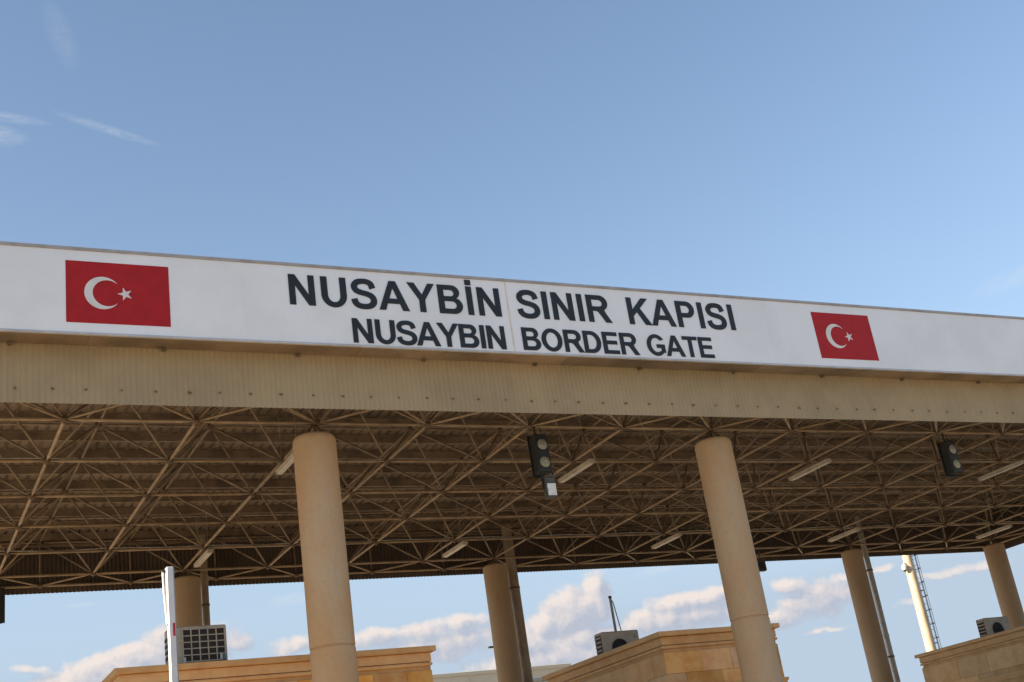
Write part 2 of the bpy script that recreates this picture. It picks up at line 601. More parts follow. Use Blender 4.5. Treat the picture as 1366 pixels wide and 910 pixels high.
ball = MB()
bmh = bmesh.new()
bmesh.ops.create_icosphere(bmh, subdivisions=1, radius=1)
bmh.verts.index_update()
ball.add([v.co[:] for v in bmh.verts], [[v.index for v in f.verts] for f in bmh.faces], True)
bmh.free()
ballme = ball.mesh('node_ball')
ballme.materials.append(M_node)
for kind, lst in pieces.items():
    if kind == 'node_ball':
        lst.sort(key=lambda t: inview(t[0]))
        for p, r in lst[:300]:
            o = obj('node_ball', ballme, None, canopy, p-Vector((14, 5, ZC)))
            o.scale = (r, r, r)
        if len(lst) > 300:
            b = MB()
            for p, r in lst[300:]:
                b.add([tuple(p+Vector(v)*r) for v in ball.v], ball.f, True)
            cpart('node_ball', b, M_node, True)
        continue
    lst.sort(key=lambda t: inview((t[0]+t[1])/2))
    for p, q, r in lst[:300]:
        L = (q-p).length
        key = (round(L, 3), r, kind)
        if key not in meshes:
            meshes[key] = strut_mesh(kind, L, r)
            meshes[key].materials.append(M_truss if kind in ('lower_chord', 'edge_brace') else M_brace)
        o = obj(kind, meshes[key], None, canopy, p-Vector((14, 5, ZC)))
        o.rotation_euler = (q-p).to_track_quat('Z', 'Y').to_euler()
    if len(lst) > 300:
        b = MB()
        for p, q, r in lst[300:]:
            d = (q-p).normalized()
            L = (q-p).length
            b.path([p+d*.07, p+d*.22, p+d*(L-.22), p+d*(L-.07)], [r*.42, r, r, r*.42], 6, False)
        cpart(kind, b, M_truss if kind == 'lower_chord' else M_brace, True)

# purlins (Z sections run along X, one metre apart) on short stubs
for k in range(0, 13):
    y = -1+k
    z0 = ZC+HU+.055
    b = MB()
    for (dy0, dy1, zz0, zz1) in ((-.003, .003, z0, z0+.15), (.003, .06, z0, z0+.006), (-.06, -.003, z0+.144, z0+.15)):
        b.box(XL-.4, XR+.4, y+dy0, y+dy1, zz0, zz1)
    cpart('purlin', b, M_purlin)
for yy in (2.06, 8.06):
    pts = []
    x = XL
    while x < XR:
        pts.append((x, yy+.015*math.sin(x*1.7), ZC+.06+.012*math.sin(x*2.9+yy)))
        x += .5
    cpart('light_conduit', MB().path(pts, .012, 6), M_galv)
b = MB()
# trapezoidal roof sheet, ribs along Y
prof = []
x = XL-.5
ZR = ZC+HU+.215
while x < XR+.5:
    prof += [(x, ZR), (x+.12, ZR), (x+.14, ZR+.04), (x+.18, ZR+.04)]
    x += .2
vs, fs = [], []
for (x, z) in prof: vs += [(x, YF-.08, z), (x, YB+.08, z)]
for i in range(len(prof)-1): fs.append((2*i, 2*i+2, 2*i+3, 2*i+1))
b.add(vs, fs)
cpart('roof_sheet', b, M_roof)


def corrug(along, a0, a1, base, z0, z1, per, dep, sgn):
    """corrugated sheet standing upright; along 'x' or 'y'"""
    n = int((a1-a0)/per*6)
    vs, fs = [], []
    for i in range(n+1):
        a = a0+(a1-a0)*i/n
        d = base+sgn*dep*(.5+.5*math.sin(2*math.pi*i/6))
        p = (a, d) if along == 'x' else (d, a)
        vs += [(p[0], p[1], z0), (p[0], p[1], z1)]
    for i in range(n): fs.append((2*i, 2*i+2, 2*i+3, 2*i+1))
    return MB().add(vs, fs, True)


XCL, XCR = XL-.55, XR+.55
cpart('front_cladding', corrug('x', XCL, XCR, -1.12, ZC-.165, ZC+HU+1.0, .085, .016, -1), M_clad)
cpart('rear_cladding', corrug('x', XCL, XCR, 11.13, ZC-.14, ZC+HU+.9, .095, .045, 1), M_cladshade)
cpart('side_cladding', corrug('y', -1.1, 11.1, XCR, ZC-.14, ZC+HU+.9, .095, .045, 1), M_cladshade)
cpart('side_cladding', corrug('y', -1.1, 11.1, XCL, ZC-.14, ZC+HU+.9, .095, .04, -1), M_cladshade)
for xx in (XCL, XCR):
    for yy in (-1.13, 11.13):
        cpart('corner_flashing', MB().bbox(xx-.09, xx+.09, yy-.09, yy+.09, ZC-.13, ZC+HU+.7, .01), M_cladshade)
# cladding rails that carry the sheets
for (y, zz) in ((-1.085, ZC-.02), (-1.085, ZC+.95), (11.095, ZC+.02), (11.095, ZC+.95)):
    cpart('cladding_rail', MB().box(XCL+.02, XCR-.02, y-.02, y+.02, zz-.03, zz+.03), M_purlin)
b = MB()
x = -.82-20*.487
while x < XCR:
    b.tube((x+random.uniform(-.05, .05), -1.140, ZC+.05+random.uniform(-.015, .015)), (x, -1.162, ZC+.05), .014, n=6)
    x += .487
cpart('cladding_screw', b, M_screw, True)

# ------------------------------------------------------------------ sign fascia
YS = -1.56
ZB, ZT = 9.265, 10.665
sign = thing('border_gate_sign', 'long white fascia sign with black border gate lettering and two red flags', 'sign', (9, YS, ZB))


def spart(name, mb, m, parent=None):
    o = obj(name, mb, m, parent or sign)
    if parent is None: o.location = (-9, -YS, -ZB)
    return o


seams = [XCL, -9.6, -5.9, -2.2, 2.44, 7.07, 12.65, 16.37, 20.9, 25.5, XCR]
for a, c in zip(seams[:-1], seams[1:]):
    spart('panel', MB().bbox(a+.005, c-.005, YS, YS+.05, ZB+.03, ZT-.05, .002), M_white)
for xs in seams[1:-1]:
    wj = .035 if abs(xs-7.07) < .01 else .014
    spart('joint_strip', MB().box(xs-wj/2, xs+wj/2, YS-.003, YS+.004, ZB+.03, ZT-.05), M_joint if wj > .03 else M_white)
spart('top_trim', MB().bbox(XCL, XCR, YS-.025, -1.0, ZT-.05, ZT, .006), M_trim)
spart('bottom_trim', MB().bbox(XCL, XCR, YS-.012, YS+.04, ZB-.006, ZB+.03, .004), M_trimlow)
sx_ = [XCL]
x = XCL+2.1
while x < XCR-1:
    sx_.append(x)
    x += random.choice((1.9, 2.8, 4.2, 3.0))
sx_.append(XCR)
for k, (a, c) in enumerate(zip(sx_[:-1], sx_[1:])):
    spart('soffit_panel', MB().bbox(a+.003, c-.003, YS+.041, -1.145, ZB+.0015*(k % 2), ZB+.02, .001), M_soffit)
for k in range(-7, 12):
    x = -.89+2.135*k+(.03 if k % 2 else 0)
    if XCL+.2 < x < XCR: spart('bracket', MB().bbox(x-.03, x+.03, -1.20, -1.13, ZB-.045, ZB-.002, .006), M_screw)
for k in range(-2, 9):
    spart('frame_rib', MB().box(k*4-.03, k*4+.03, YS+.055, -1.15, ZB+.05, ZT-.06), M_galv)


# glyphs, cap height 716, as outer outlines with holes
def arc(cx, cy, rx, ry, a0, a1, n=14):
    return [(cx+rx*math.cos(R(a0+(a1-a0)*i/n)), cy+ry*math.sin(R(a0+(a1-a0)*i/n))) for i in range(n+1)]


def stroke(pts, wd, n=8):
    c = []
    P_ = [Vector(p) for p in pts]
    P_ = [P_[0]*2-P_[1]]+P_+[P_[-1]*2-P_[-2]]
    for i in range(1, len(P_)-2):
        for k in range(n):
            t = k/n
            a, b_, d, e = P_[i-1], P_[i], P_[i+1], P_[i+2]
            c.append(.5*((2*b_)+(d-a)*t+(2*a-5*b_+4*d-e)*t*t+(3*b_-a-3*d+e)*t**3))
    c.append(P_[-2])
    l, r_ = [], []
    for i, p in enumerate(c):
        d = (c[min(i+1, len(c)-1)]-c[max(i-1, 0)]).normalized()
        nrm = Vector((-d.y, d.x))
        hw = wd/2*(.90+.16*abs(d.y))
        l.append(p+nrm*hw)
        r_.append(p-nrm*hw)
    return [tuple(p) for p in l+r_[::-1]]


GL = {
    'N': (722, [(70, 0), (70, 716), (216, 716), (505, 245), (505, 716), (645, 716), (645, 0), (497, 0), (210, 462), (210, 0)], []),
    'U': (722, [(70, 716)]+arc(360, 278, 290, 290, 180, 360, 24)+[(650, 716), (502, 716)]+arc(360, 282, 142, 172, 0, -180, 20)+[(218, 716)], []),
    'S': (667, stroke([(545, 500), (505, 610), (420, 655), (320, 663), (205, 640), (130, 570), (122, 500), (165, 430), (255, 392), (400, 358), (505, 310), (552, 225), (535, 135), (455, 70), (335, 49), (205, 68), (125, 130), (98, 225)], 138), []),
    'A': (722, [(0, 0), (284, 716), (440, 716), (722, 0), (562, 0), (502, 163), (214, 163), (156, 0)], [[(262, 284), (360, 548), (456, 284)]]),
    'Y': (667, [(261, 0), (261, 300), (-2, 716), (170, 716), (338, 428), (504, 716), (670, 716), (407, 300), (407, 0)], []),
    'B': (722, [(72, 0), (72, 716), (370, 716)]+arc(425, 540, 190, 176, 85, -62, 12)+arc(440, 204, 226, 204, 62, -90, 14), [
        [(218, 596), (218, 434), (370, 434)]+arc(385, 515, 88, 81, -80, 80, 8)+[(370, 596)],
        [(218, 312), (218, 122), (390, 122)]+arc(410, 217, 105, 95, -80, 80, 8)+[(390, 312)]]),
    'I': (278, [(68, 0), (68, 716), (214, 716), (214, 0)], []),
    'R': (722, [(72, 0), (72, 716), (400, 716)]+arc(440, 512, 220, 204, 88, -62, 14)+[(575, 240), (722, 0), (546, 0), (420, 200), (370, 272), (320, 295), (218, 298), (218, 0)], [
        [(218, 595), (218, 414), (390, 414)]+arc(410, 505, 100, 90, -80, 80, 8)+[(390, 595)]]),
    'K': (722, [(72, 0), (72, 716), (218, 716), (218, 400), (508, 716), (704, 716), (436, 438), (722, 0), (534, 0), (334, 336), (218, 216), (218, 0)], []),
    'P': (667, [(72, 0), (72, 716), (360, 716)]+arc(400, 493, 220, 223, 88, -88, 16)+[(360, 270), (218, 270), (218, 0)], [
        [(218, 595), (218, 392), (350, 392)]+arc(370, 493, 102, 101, -80, 80, 8)+[(350, 595)]]),
    'O': (778, arc(388, 358, 346, 370, 0, 353, 40), [arc(388, 358, 196, 246, 0, 350, 32)]),
    'D': (722, [(72, 0), (72, 716), (336, 716)]+arc(350, 358, 325, 358, 88, -88, 24)+[(336, 0)], [
        [(218, 595), (218, 121), (320, 121)]+arc(330, 358, 193, 237, -86, 86, 18)+[(320, 595)]]),
    'E': (667, [(73, 0), (73, 716), (604, 716), (604, 595), (219, 595), (219, 436), (577, 436), (577, 315), (219, 315), (219, 121), (618, 121), (618, 0)], []),
    'G': (778, arc(392, 358, 348, 370, 32, 318, 36)+[(712, 96), (712, 384), (402, 384), (402, 263), (566, 263), (566, 172)]+arc(396, 358, 200, 246, 305, 40, 28)[2:], []),
    'T': (611, [(233, 0), (233, 595), (21, 595), (21, 716), (590, 716), (590, 595), (379, 595), (379, 0)], []),
}


def extrude(outer, holes, fx, fz, y0, y1):
    """slab from an outline with holes, front at y0 (towards -Y)"""
    loops = [outer]+holes
    pts = [p for lp in loops for p in lp]
    tris = tessellate_polygon([[Vector((p[0], p[1], 0)) for p in lp] for lp in loops])
    n = len(pts)
    vs = [(fx(p[0]), y0, fz(p[1])) for p in pts]+[(fx(p[0]), y1, fz(p[1])) for p in pts]
    fs = [tuple(t) for t in tris]
    o = 0
    for lp in loops:
        k = len(lp)
        for i in range(k):
            a, c = o+i, o+(i+1) % k
            fs.append((a, c, c+n, a+n))
        o += k
    return MB().add(vs, fs)


def word(txt, x0, x1, z0, cap):
    s = cap/716
    adv = [GL['I' if ch == 'i' else ch][0] for ch in txt]
    l0 = min(p[0] for p in GL['I' if txt[0] == 'i' else txt[0]][1])
    rl = max(p[0] for p in GL['I' if txt[-1] == 'i' else txt[-1]][1])
    nat = (sum(adv[:-1])-l0+rl)*s
    track = ((x1-x0)-nat)/(len(txt)-1)
    x = x0-l0*s
    for ch, a in zip(txt, adv):
        g_ = GL['I' if ch == 'i' else ch]
        mb = extrude(g_[1], g_[2], lambda u, x=x: x+u*s, lambda v: z0+v*s, YS-.012, YS-.001)
        if ch == 'i':
            mb2 = extrude([(66, 752), (66, 884), (216, 884), (216, 752)], [], lambda u, x=x: x+u*s, lambda v: z0+v*s, YS-.012, YS-.001)
            mb.add(mb2.v, mb2.f)
        o = spart('letter', mb, M_black)
        fixn(o.data)
        x += a*s+track


word('NUSAYBiN', 3.185, 6.925, 9.935, .53)
word('SINIR', 7.245, 9.14, 9.94, .53)
word('KAPISI', 9.51, 11.875, 9.94, .53)
word('NUSAYBIN', 4.185, 6.92, 9.328, .425)
word('BORDER', 7.25, 9.60, 9.335, .42)
word('GATE', 9.785, 11.24, 9.345, .41)


def flag(x0, x1, z0, z1):
    h = z1-z0
    f = spart('flag', MB().box(x0, x1, YS-.005, YS-.001, z0, z1), M_red)
    k = h/1.0
    cx, cz_, ro = x0+.522*k, (z0+z1)/2-.005, .264*k
    ci, ri = cx+.068*k, .213*k
    # where the circles cross
    d = ci-cx
    xa = (ro*ro-ri*ri+d*d)/(2*d)
    th = math.degrees(math.acos(max(-1, min(1, xa/ro))))
    ph = math.degrees(math.acos(max(-1, min(1, (xa-d)/ri))))
    out = arc(cx, cz_, ro, ro, th, 360-th, 40)
    inn = arc(ci, cz_, ri, ri, 360-ph, ph, 36)[1:-1]
    o = obj('crescent', extrude(out+inn, [], lambda u: u, lambda v: v, YS-.009, YS-.0055), M_emblem, f)
    fixn(o.data)
    sxx, sr = x0+.845*k, .112*k
    pts = []
    for i in range(10):
        a = R(180+36*i)
        r_ = sr if i % 2 == 0 else sr*.382
        pts.append((sxx+r_*math.cos(a), cz_+r_*math.sin(a)))
    o = obj('star', extrude(pts, [], lambda u: u, lambda v: v, YS-.009, YS-.0055), M_emblem, f)
    fixn(o.data)


flag(-.18, 1.31, 9.445, 10.44)
flag(13.81, 15.28, 9.455, 10.44)

# ------------------------------------------------------------------ columns


def column(x, y, r, m, label, joint=True):
    t = thing('column', label, 'column', (x, y, .13), 0, 'columns under the canopy')
    top = (8.28 if y < 5 else 8.33)-.13
    pr_ = [(r, 0), (r, 4.66), (r-.018, 4.668), (r-.018, 4.688), (r, 4.696), (r, top-.10), (r-.012, top-.05), (r-.04, top-.015), (r-.10, top)] if joint else \
          [(r, 0), (r, top-.05), (r-.015, top-.02), (r-.05, top)]
    obj('shaft', MB().turned(pr_, 48), m, t)
    obj('plinth', MB().bbox(-r-.12, r+.12, -r-.12, r+.12, 0, .25, .02), M_kerb, t)
    obj('bearing_plate', MB().bbox(-.17, .17, -.17, .17, top+.002, top+.03, .004), M_node, t)
    b = MB()
    for sx in (-1, 1):
        for sy in (-1, 1):
            b.tube((sx*.13, sy*.13, top+.03), (sx*.02, sy*.02, ZC-.13-.05), .022, n=6)
    obj('bearing_strut', b, M_node, t)
    return t


column(3.925, 0, .356, M_col, 'thick sandy plastered column standing before the left stone booth')
column(11.98, 0, .358, M_colb, 'thick sandy plastered column standing before the middle stone booth')
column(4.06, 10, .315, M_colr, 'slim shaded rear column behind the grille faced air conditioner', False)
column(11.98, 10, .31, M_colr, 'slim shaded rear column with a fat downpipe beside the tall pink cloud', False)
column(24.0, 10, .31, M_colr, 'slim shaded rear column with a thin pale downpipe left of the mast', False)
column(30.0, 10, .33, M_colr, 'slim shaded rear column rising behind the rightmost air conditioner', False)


def pipe(x, y, r, label, m=M_pipe):
    t = thing('downpipe', label, 'pipe', (x, y, .13), 0, 'downpipes beside the rear columns')
    b = MB().tube((0, 0, 0), (0, 0, 9.3), r, n=14)
    obj('tube', b, m, t)
    for z in (1.2, 3.2, 5.0, 7.6):
        o = obj('clamp', MB().tube((0, 0, z), (0, 0, z+.05), r+.012, n=14), M_node, t)
        obj('clamp_arm', MB().box(-r-.16, -r-.005, -.015, .015, z+.01, z+.04), M_node, o)
    for z in (2.4, 5.6):
        obj('socket', MB().tube((0, 0, z), (0, 0, z+.09), r+.008, n=14), m, t)


pipe(4.56, 10.35, .085, 'thin downpipe right of the column behind the grille faced air conditioner')
pipe(12.575, 10.2, .135, 'fat round downpipe right of the rear column beside the pink cloud')
pipe(24.74, 10.2, .085, 'pale slim downpipe on the right side of the rear column left of the mast', M_galv)

# ------------------------------------------------------------------ batten lights
FX = [(4.05, 1.10, 2.40, 'white batten light nearest the front left column, half behind it'),
      (4.13, 7.95, 9.25, 'yellowish batten light above the white raised barrier arm'),
      (10.27, 1.72, 3.05, 'white batten light right of the hanging signal and floodlight'),
      (10.25, 7.95, 9.2, 'small batten light left of the downpipe column in the rear truss'),
      (16.35, 7.80, 9.1, 'batten light in the rear truss just left of the middle front column'),
      (16.32, 1.66, 3.03, 'batten light in the front truss right of the middle front column'),
      (22.43, 7.78, 9.05, 'batten light directly above the rear column with pale slim downpipe'),
      (22.48, 1.76, 3.15, 'batten light right of the far hanging signal at the right edge'),
      (28.70, 7.99, 9.36, 'batten light above the rightmost rear column')]


def batten(x, y0, y1, label):
    L = y1-y0
    t = thing('batten_light', label, 'lamp', (x, (y0+y1)/2, 8.45), 0, 'batten lights hung in the canopy truss')
    obj('housing', MB().bbox(-.07, .07, -L/2, L/2, -.03, .03, .012), M_lampwhite, t)
    obj('diffuser', MB().bbox(-.058, .058, -L/2+.03, L/2-.03, -.065, -.0305, .016), M_diff, t)
    for s in (-1, 1):
        obj('end_cap', MB().bbox(-.066, .066, s*(L/2+.008)-.0075, s*(L/2+.008)+.0075, -.06, .025, .004), M_lampwhite, t)
        obj('hanger', MB().tube((0, s*L*.35, .03), (0, s*L*.35, 1.0), .006, n=5), M_galv, t)
    return t


for f in FX: batten(*f)

# ------------------------------------------------------------------ hanging signals


def signal(x, y, ztop, label, rz=0):
    t = thing('traffic_signal', label, 'signal', (x, y, ztop), rz, 'two lens signals hung from the truss')
    hgt = .72
    obj('housing', MB().bbox(-.135, .135, -.11, .11, -hgt, 0, .02), M_dark, t)
    obj('back_plate', MB().bbox(-.16, .16, .112, .125, -hgt-.03, .03, .004), M_dark, t)
    for k, (z, m) in enumerate(((-.20, M_lens), (-.53, M_lensy))):
        b = MB()
        cyl_y(b, 0, -.122, -.10, z, .118, 24)
        r_ = obj('lens_ring', b, M_dark, t)
        b = MB().path([(0, -.1225, z), (0, -.132, z), (0, -.140, z)], [.098, .085, .04], 24)
        obj('lens', b, m, r_)
    obj('hanger', MB().tube((-.05, 0, .0), (-.05, 0, ZC-ztop+.02), .018, n=8), M_dark, t)
    obj('cable', MB().path([(.05, .02, -.02), (.09, .02, .08), (.07, .02, ZC-ztop)], .008, 5), M_dark, t)
    return t


signal(8.14, 0, 8.34, 'black two lens signal above the floodlight, near the sign text')
signal(18.20, 0, 8.30, 'black two lens signal at the far right of the canopy front')
signal(.08, 10.85, 8.42, 'dark signal back cut by the left picture edge below the rear roof', math.pi)

t = thing('floodlight', 'small square floodlight with pale glass below the hanging two lens signal', 'lamp', (8.20, -.02, 7.58))
obj('body', MB().bbox(-.10, .10, -.09, .07, -.42, -.02, .02), M_floodbody, t)
obj('glass', MB().bbox(-.085, .085, -.098, -.0905, -.385, -.165, .003), M_glass, t)
obj('visor', MB().bbox(-.112, .112, -.13, .05, -.05, -.018, .006), M_floodbody, t)
obj('bezel', MB().box(-.10, .10, -.101, -.0905, -.155, -.135).box(-.10, .10, -.101, -.0905, -.415, -.392), M_floodbody, t)
obj('bracket', MB().box(-.125, -.113, -.02, .02, -.25, .05).box(.113, .125, -.02, .02, -.25, .05).box(-.125, .125, -.02, .02, .0505, .06), M_dark, t)

t = thing('floodlight', 'dark floodlight under the rear roof edge, right of the middle front column', 'lamp', (21.13, 10.75, 8.30))
obj('body', MB().bbox(-.14, .14, -.08, .09, -.30, -.02, .03), M_dark, t)
obj('glass', MB().bbox(-.11, .11, .0905, .098, -.26, -.06, .003), M_window, t)
obj('bracket', MB().box(-.16, -.145, -.02, .02, -.18, .10).box(.145, .16, -.02, .02, -.18, .10).box(-.16, .16, -.02, .02, .1005, .115).tube((0, 0, .115), (0, 0, .3), .02, n=6), M_node, t)

# ------------------------------------------------------------------ stone booths
stone_me = {}


def stone_mesh(L, H, D, k):
    key = (round(L, 3), round(H, 3), round(D, 3), k)
    if key not in stone_me:
        b = MB().bbox(0, L, -D, 0, 0, H, .004)
        stone_me[key] = b.mesh('stone')
    return stone_me[key]


def booth(x0, x1, y0, y1, ztop, label, mF, mL, cF, lens, course, windows_left=False):
    w_, d_ = x1-x0, y1-y0
    t = thing('stone_booth', label, 'booth', ((x0+x1)/2, (y0+y1)/2, .13), 0, 'stone clad customs booths under the canopy')
    ox, oy, oz = -(x0+x1)/2, -(y0+y1)/2, -.13

    def bp(name, mb, m, par=None):
        o = obj(name, mb, m, par or t)
        if par is None: o.location = (ox, oy, oz)
        return o
    e = .085                               # cornice overhang
    X0, X1, Y0, Y1 = x0+e, x1-e, y0+e, y1-e
    zc = ztop-.40                          # underside of the cornice
    bp('wall', MB().box(X0+.045, X1-.002, Y0+.045, Y1-.045, .13, ztop-.03), M_core)

    def ring(name, prof, m):
        b = MB()
        vs = []
        for (o_, z) in prof:
            vs += [(X0-o_, Y0-o_, z), (X1+o_, Y0-o_, z), (X1+o_, Y1+o_, z), (X0-o_, Y1+o_, z)]
        fs = []
        n = len(prof)
        for i in range(n-1):
            for k in range(4): fs.append((i*4+k, i*4+(k+1) % 4, (i+1)*4+(k+1) % 4, (i+1)*4+k))
        b.add(vs, fs)
        b.add(vs[:4], [(3, 2, 1, 0)])
        b.add(vs[-4:], [(0, 1, 2, 3)])
        o = bp(name, b, m)
        o.data.materials.append(M_cornp)
        for p_ in o.data.polygons:
            if p_.normal.x < -.5 or abs(p_.center.x-X0) < .2 and abs(p_.normal.z) > .5 and p_.center.y > Y0+.5: p_.material_index = 1  # left faces take the paler, skylit stone colour
        return o
    z = ztop
    ring('cornice_slab', [(.02, z-.096), (.075, z-.092), (.085, z-.085), (.085, z-.006), (.079, z)], cF)
    ring('cornice_band', [(-.012, z-.255), (.006, z-.25), (.006, z-.105), (-.02, z-.098)], cF)
    ring('cornice_roll', [(-.02, z-.328), (.004, z-.322), (.016, z-.305), (.018, z-.29), (.010, z-.27), (-.02, z-.262)], cF)
    ring('string_course', [(-.03, 3.80), (.028, 3.803), (.034, 3.868), (.055, 3.873), (.06, 3.928), (-.03, 3.935)], cF)
    ring('cornice_neck', [(-.01, z-.40), (-.02, z-.385), (-.038, z-.36), (-.042, z-.332)], cF)
    bp('roof_deck', MB().box(X0+.1, X1-.1, Y0+.1, Y1-.1, z-.028, z-.005), M_deck)

    # stones, course by course, face by face
    def face(side):
        rnd = random.Random(side+label)
        L = w_-2*e if side == 'front' else d_-2*e
        zz = zc-.004
        row = 0
        cnt = 0
        while zz-course > .13 and cnt < 140:
            z_ = zz-course+.007
            u = 0.0
            first = True
            while u < L-.02:
                l_ = lens[rnd.randrange(len(lens))]
                if first and row % 2: l_ = lens[0]*.6
                if L-u-l_ < .22: l_ = L-u
                l_ = min(l_, L-u)
                first = False
                # openings
                hole = False
                for (a, c, za, zb) in openings[side]:
                    if u+l_ > a and u < c and z_+course > za and z_ < zb: hole = True
                if not hole:
                    dep = .045+rnd.choice((0, .002, .004, .007))
                    me = stone_mesh(l_-.004, course-.004, dep, side)
                    if len(me.materials) == 0: me.materials.append(mF if side == 'front' else mL)
                    o = bpy.data.objects.new('stone', me)
                    COL.objects.link(o)
                    o.parent = t
                    if side == 'front':
                        o.location = (X0+u+.002+ox, Y0+.0445+oy, z_+oz)
                    else:
                        o.location = (X0+.0445+ox, Y1-u-.002+oy, z_+oz)
                        o.rotation_euler = (0, 0, -math.pi/2)
                    cnt += 1
                u += l_
            zz -= course
            row += 1
    openings = {'front': [(w_*.3, w_*.7, 1.05, 2.55)], 'left': [(1.6, d_-2.2, .95, 3.55) if windows_left else (1.2, 2.2, .13, 2.3)]}
    face('front')
    face('left')
    # window in the front face, door or window in the left face
    a, c, za, zb = openings['front'][0]
    wf = bp('window', MB().box(X0+a-.02, X0+a+.06, Y0+.01, Y0+.044, za, zb).box(X0+c-.06, X0+c+.02, Y0+.01, Y0+.044, za, zb)
            .box(X0+a+.06, X0+c-.06, Y0+.01, Y0+.044, za, za+.06).box(X0+a+.06, X0+c-.06, Y0+.01, Y0+.044, zb-.06, zb), M_frame)
    obj('pane', MB().box(X0+a+.06, X0+c-.06, Y0+.03, Y0+.044, za+.06, zb-.06), M_window, wf)
    a, c, za, zb = openings['left'][0]
    ya, yb = Y1-c, Y1-a
    if windows_left:
        wf = bp('window', MB().box(X0+.01, X0+.044, ya-.02, ya+.07, za, zb).box(X0+.01, X0+.044, yb-.07, yb+.02, za, zb)
                .box(X0+.01, X0+.044, ya+.07, yb-.07, zb-.07, zb).box(X0+.01, X0+.044, ya+.07, yb-.07, za, za+.07), M_frame)
        obj('pane', MB().box(X0+.03, X0+.044, ya+.07, yb-.07, za+.07, zb-.07), M_window, wf)
    else:
        bp('door', MB().box(X0+.02, X0+.044, ya, yb, .13, zb), M_wood)
    return t


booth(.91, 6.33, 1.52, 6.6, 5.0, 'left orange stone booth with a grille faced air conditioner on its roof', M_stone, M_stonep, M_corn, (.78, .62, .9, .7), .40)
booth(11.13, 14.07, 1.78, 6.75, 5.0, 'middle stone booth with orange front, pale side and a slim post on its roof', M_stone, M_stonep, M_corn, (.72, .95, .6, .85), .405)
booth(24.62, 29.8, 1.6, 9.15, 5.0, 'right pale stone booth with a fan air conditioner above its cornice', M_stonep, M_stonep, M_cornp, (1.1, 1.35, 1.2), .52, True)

# ------------------------------------------------------------------ air conditioners
t = thing('air_conditioner', 'grey air conditioner showing its square grille, on the left stone booth', 'air conditioner', (2.37, 2.27, 4.995), 0, 'outdoor air conditioners on the booth roofs')
H0, H1 = .09, .70
obj('case', MB().bbox(-.48, .47, -.155, .19, H0, H1, .02), M_ac, t)
gx0, gx1, gz0, gz1 = -.262, .432, H0+.03, H1-.055
fin = obj('coil', MB().box(gx0, gx1, -.1585, -.1555, gz0, gz1), M_acdark, t)
for i in range(6):
    x = gx0+(gx1-gx0)*i/5
    obj('grille_bar', MB().box(x-.009, x+.009, -.176, -.159, gz0-.012, gz1+.012), M_ac, t)
for i in range(6):
    z = gz0+(gz1-gz0)*i/5
    obj('grille_bar', MB().box(gx0-.009, gx1+.009, -.170, -.1587, z-.008, z+.008), M_ac, t)
b = MB()
for i in range(26):
    z = gz0+.012+(gz1-gz0-.024)*i/25
    b.box(gx0, gx1, -.1615, -.1587, z-.0025, z+.0025)
obj('coil_fin', b, M_acdark, fin)['kind'] = 'stuff'
for z in (H0+.10, H0+.20, H0+.30, H0+.40): obj('side_louvre', MB().bbox(-.492, -.481, -.11, .14, z, z+.06, .003), M_acdark, t)
obj('service_valve', MB().bbox(-.27, -.225, -.20, -.177, H0+.0, H0+.10, .008).tube((-.247, -.195, H0+.05), (-.247, -.225, H0+.05), .015, n=8), M_acwhite, t)
obj('service_valve', MB().bbox(.335, .375, -.205, -.177, H0+.02, H0+.13, .008), M_acwhite, t)
obj('valve_cover', MB().bbox(.378, .425, -.20, -.177, H0+.02, H0+.115, .008), M_acblue, t)
for s in (-.36, .36): obj('foot', MB().bbox(s-.05, s+.05, -.2, .22, 0, H0-.002, .01), M_dark, t)


def ac_fan(x, y, label, wd=.95, hh=.62):
    t = thing('air_conditioner', label, 'air conditioner', (x, y, 4.995), 0, 'outdoor air conditioners on the booth roofs')
    z0 = .02
    z1 = z0+hh
    obj('case', MB().bbox(-wd/2, wd/2, -.005, .34, z0, z1, .022), M_ac, t)
    fx, fz, fr = -.06, .235, .205
    b = MB()
    cyl_y(b, fx, -.012, -.006, fz, fr, 32)
    o = obj('fan_opening', b, M_acdark, t)
    b = MB()
    for k in range(3):
        a = R(120*k+20)
        ca, sa = math.cos(a), math.sin(a)
        pts = []
        for (r_, w2) in ((.05, .03), (.12, .07), (.19, .09)):
            for s in (-1, 1):
                pts.append((fx+ca*r_-sa*w2*s, -.022+.008*s, fz+sa*r_+ca*w2*s))
        b.add(pts, [(0, 1, 3, 2), (2, 3, 5, 4)])
    obj('fan_blade', b, M_dark, o)
    b = MB()
    for r_ in (.05, .09, .13, .17, .20):
        pts = [(fx+r_*math.cos(2*math.pi*i/24), -.034, fz+r_*math.sin(2*math.pi*i/24)) for i in range(25)]
        b.path(pts, .0035, 4, False)
    for k in range(4):
        a = math.pi*k/4
        b.tube((fx-.20*math.cos(a), -.034, fz-.20*math.sin(a)), (fx+.20*math.cos(a), -.034, fz+.20*math.sin(a)), .004, n=4)
    obj('fan_grille', b, M_dark, t)
    obj('badge', MB().tube((wd/2-.12, -.006, z1-.15), (wd/2-.12, -.014, z1-.15), .04, n=14), M_greypaint, t)
    obj('side_panel', MB().bbox(-wd/2-.012, -wd/2-.001, .05, .30, z0+.06, z1-.06, .003), M_acdark, t)
    for k in range(5):
        obj('side_slat', MB().box(-wd/2-.022, -wd/2-.0125, .05, .30, z0+.10+k*.09, z0+.13+k*.09), M_ac, t)
    for s in (-wd*.36, wd*.36): obj('foot', MB().bbox(s-.05, s+.05, -.03, .36, 0, z0-.002, .01), M_dark, t)
    return t


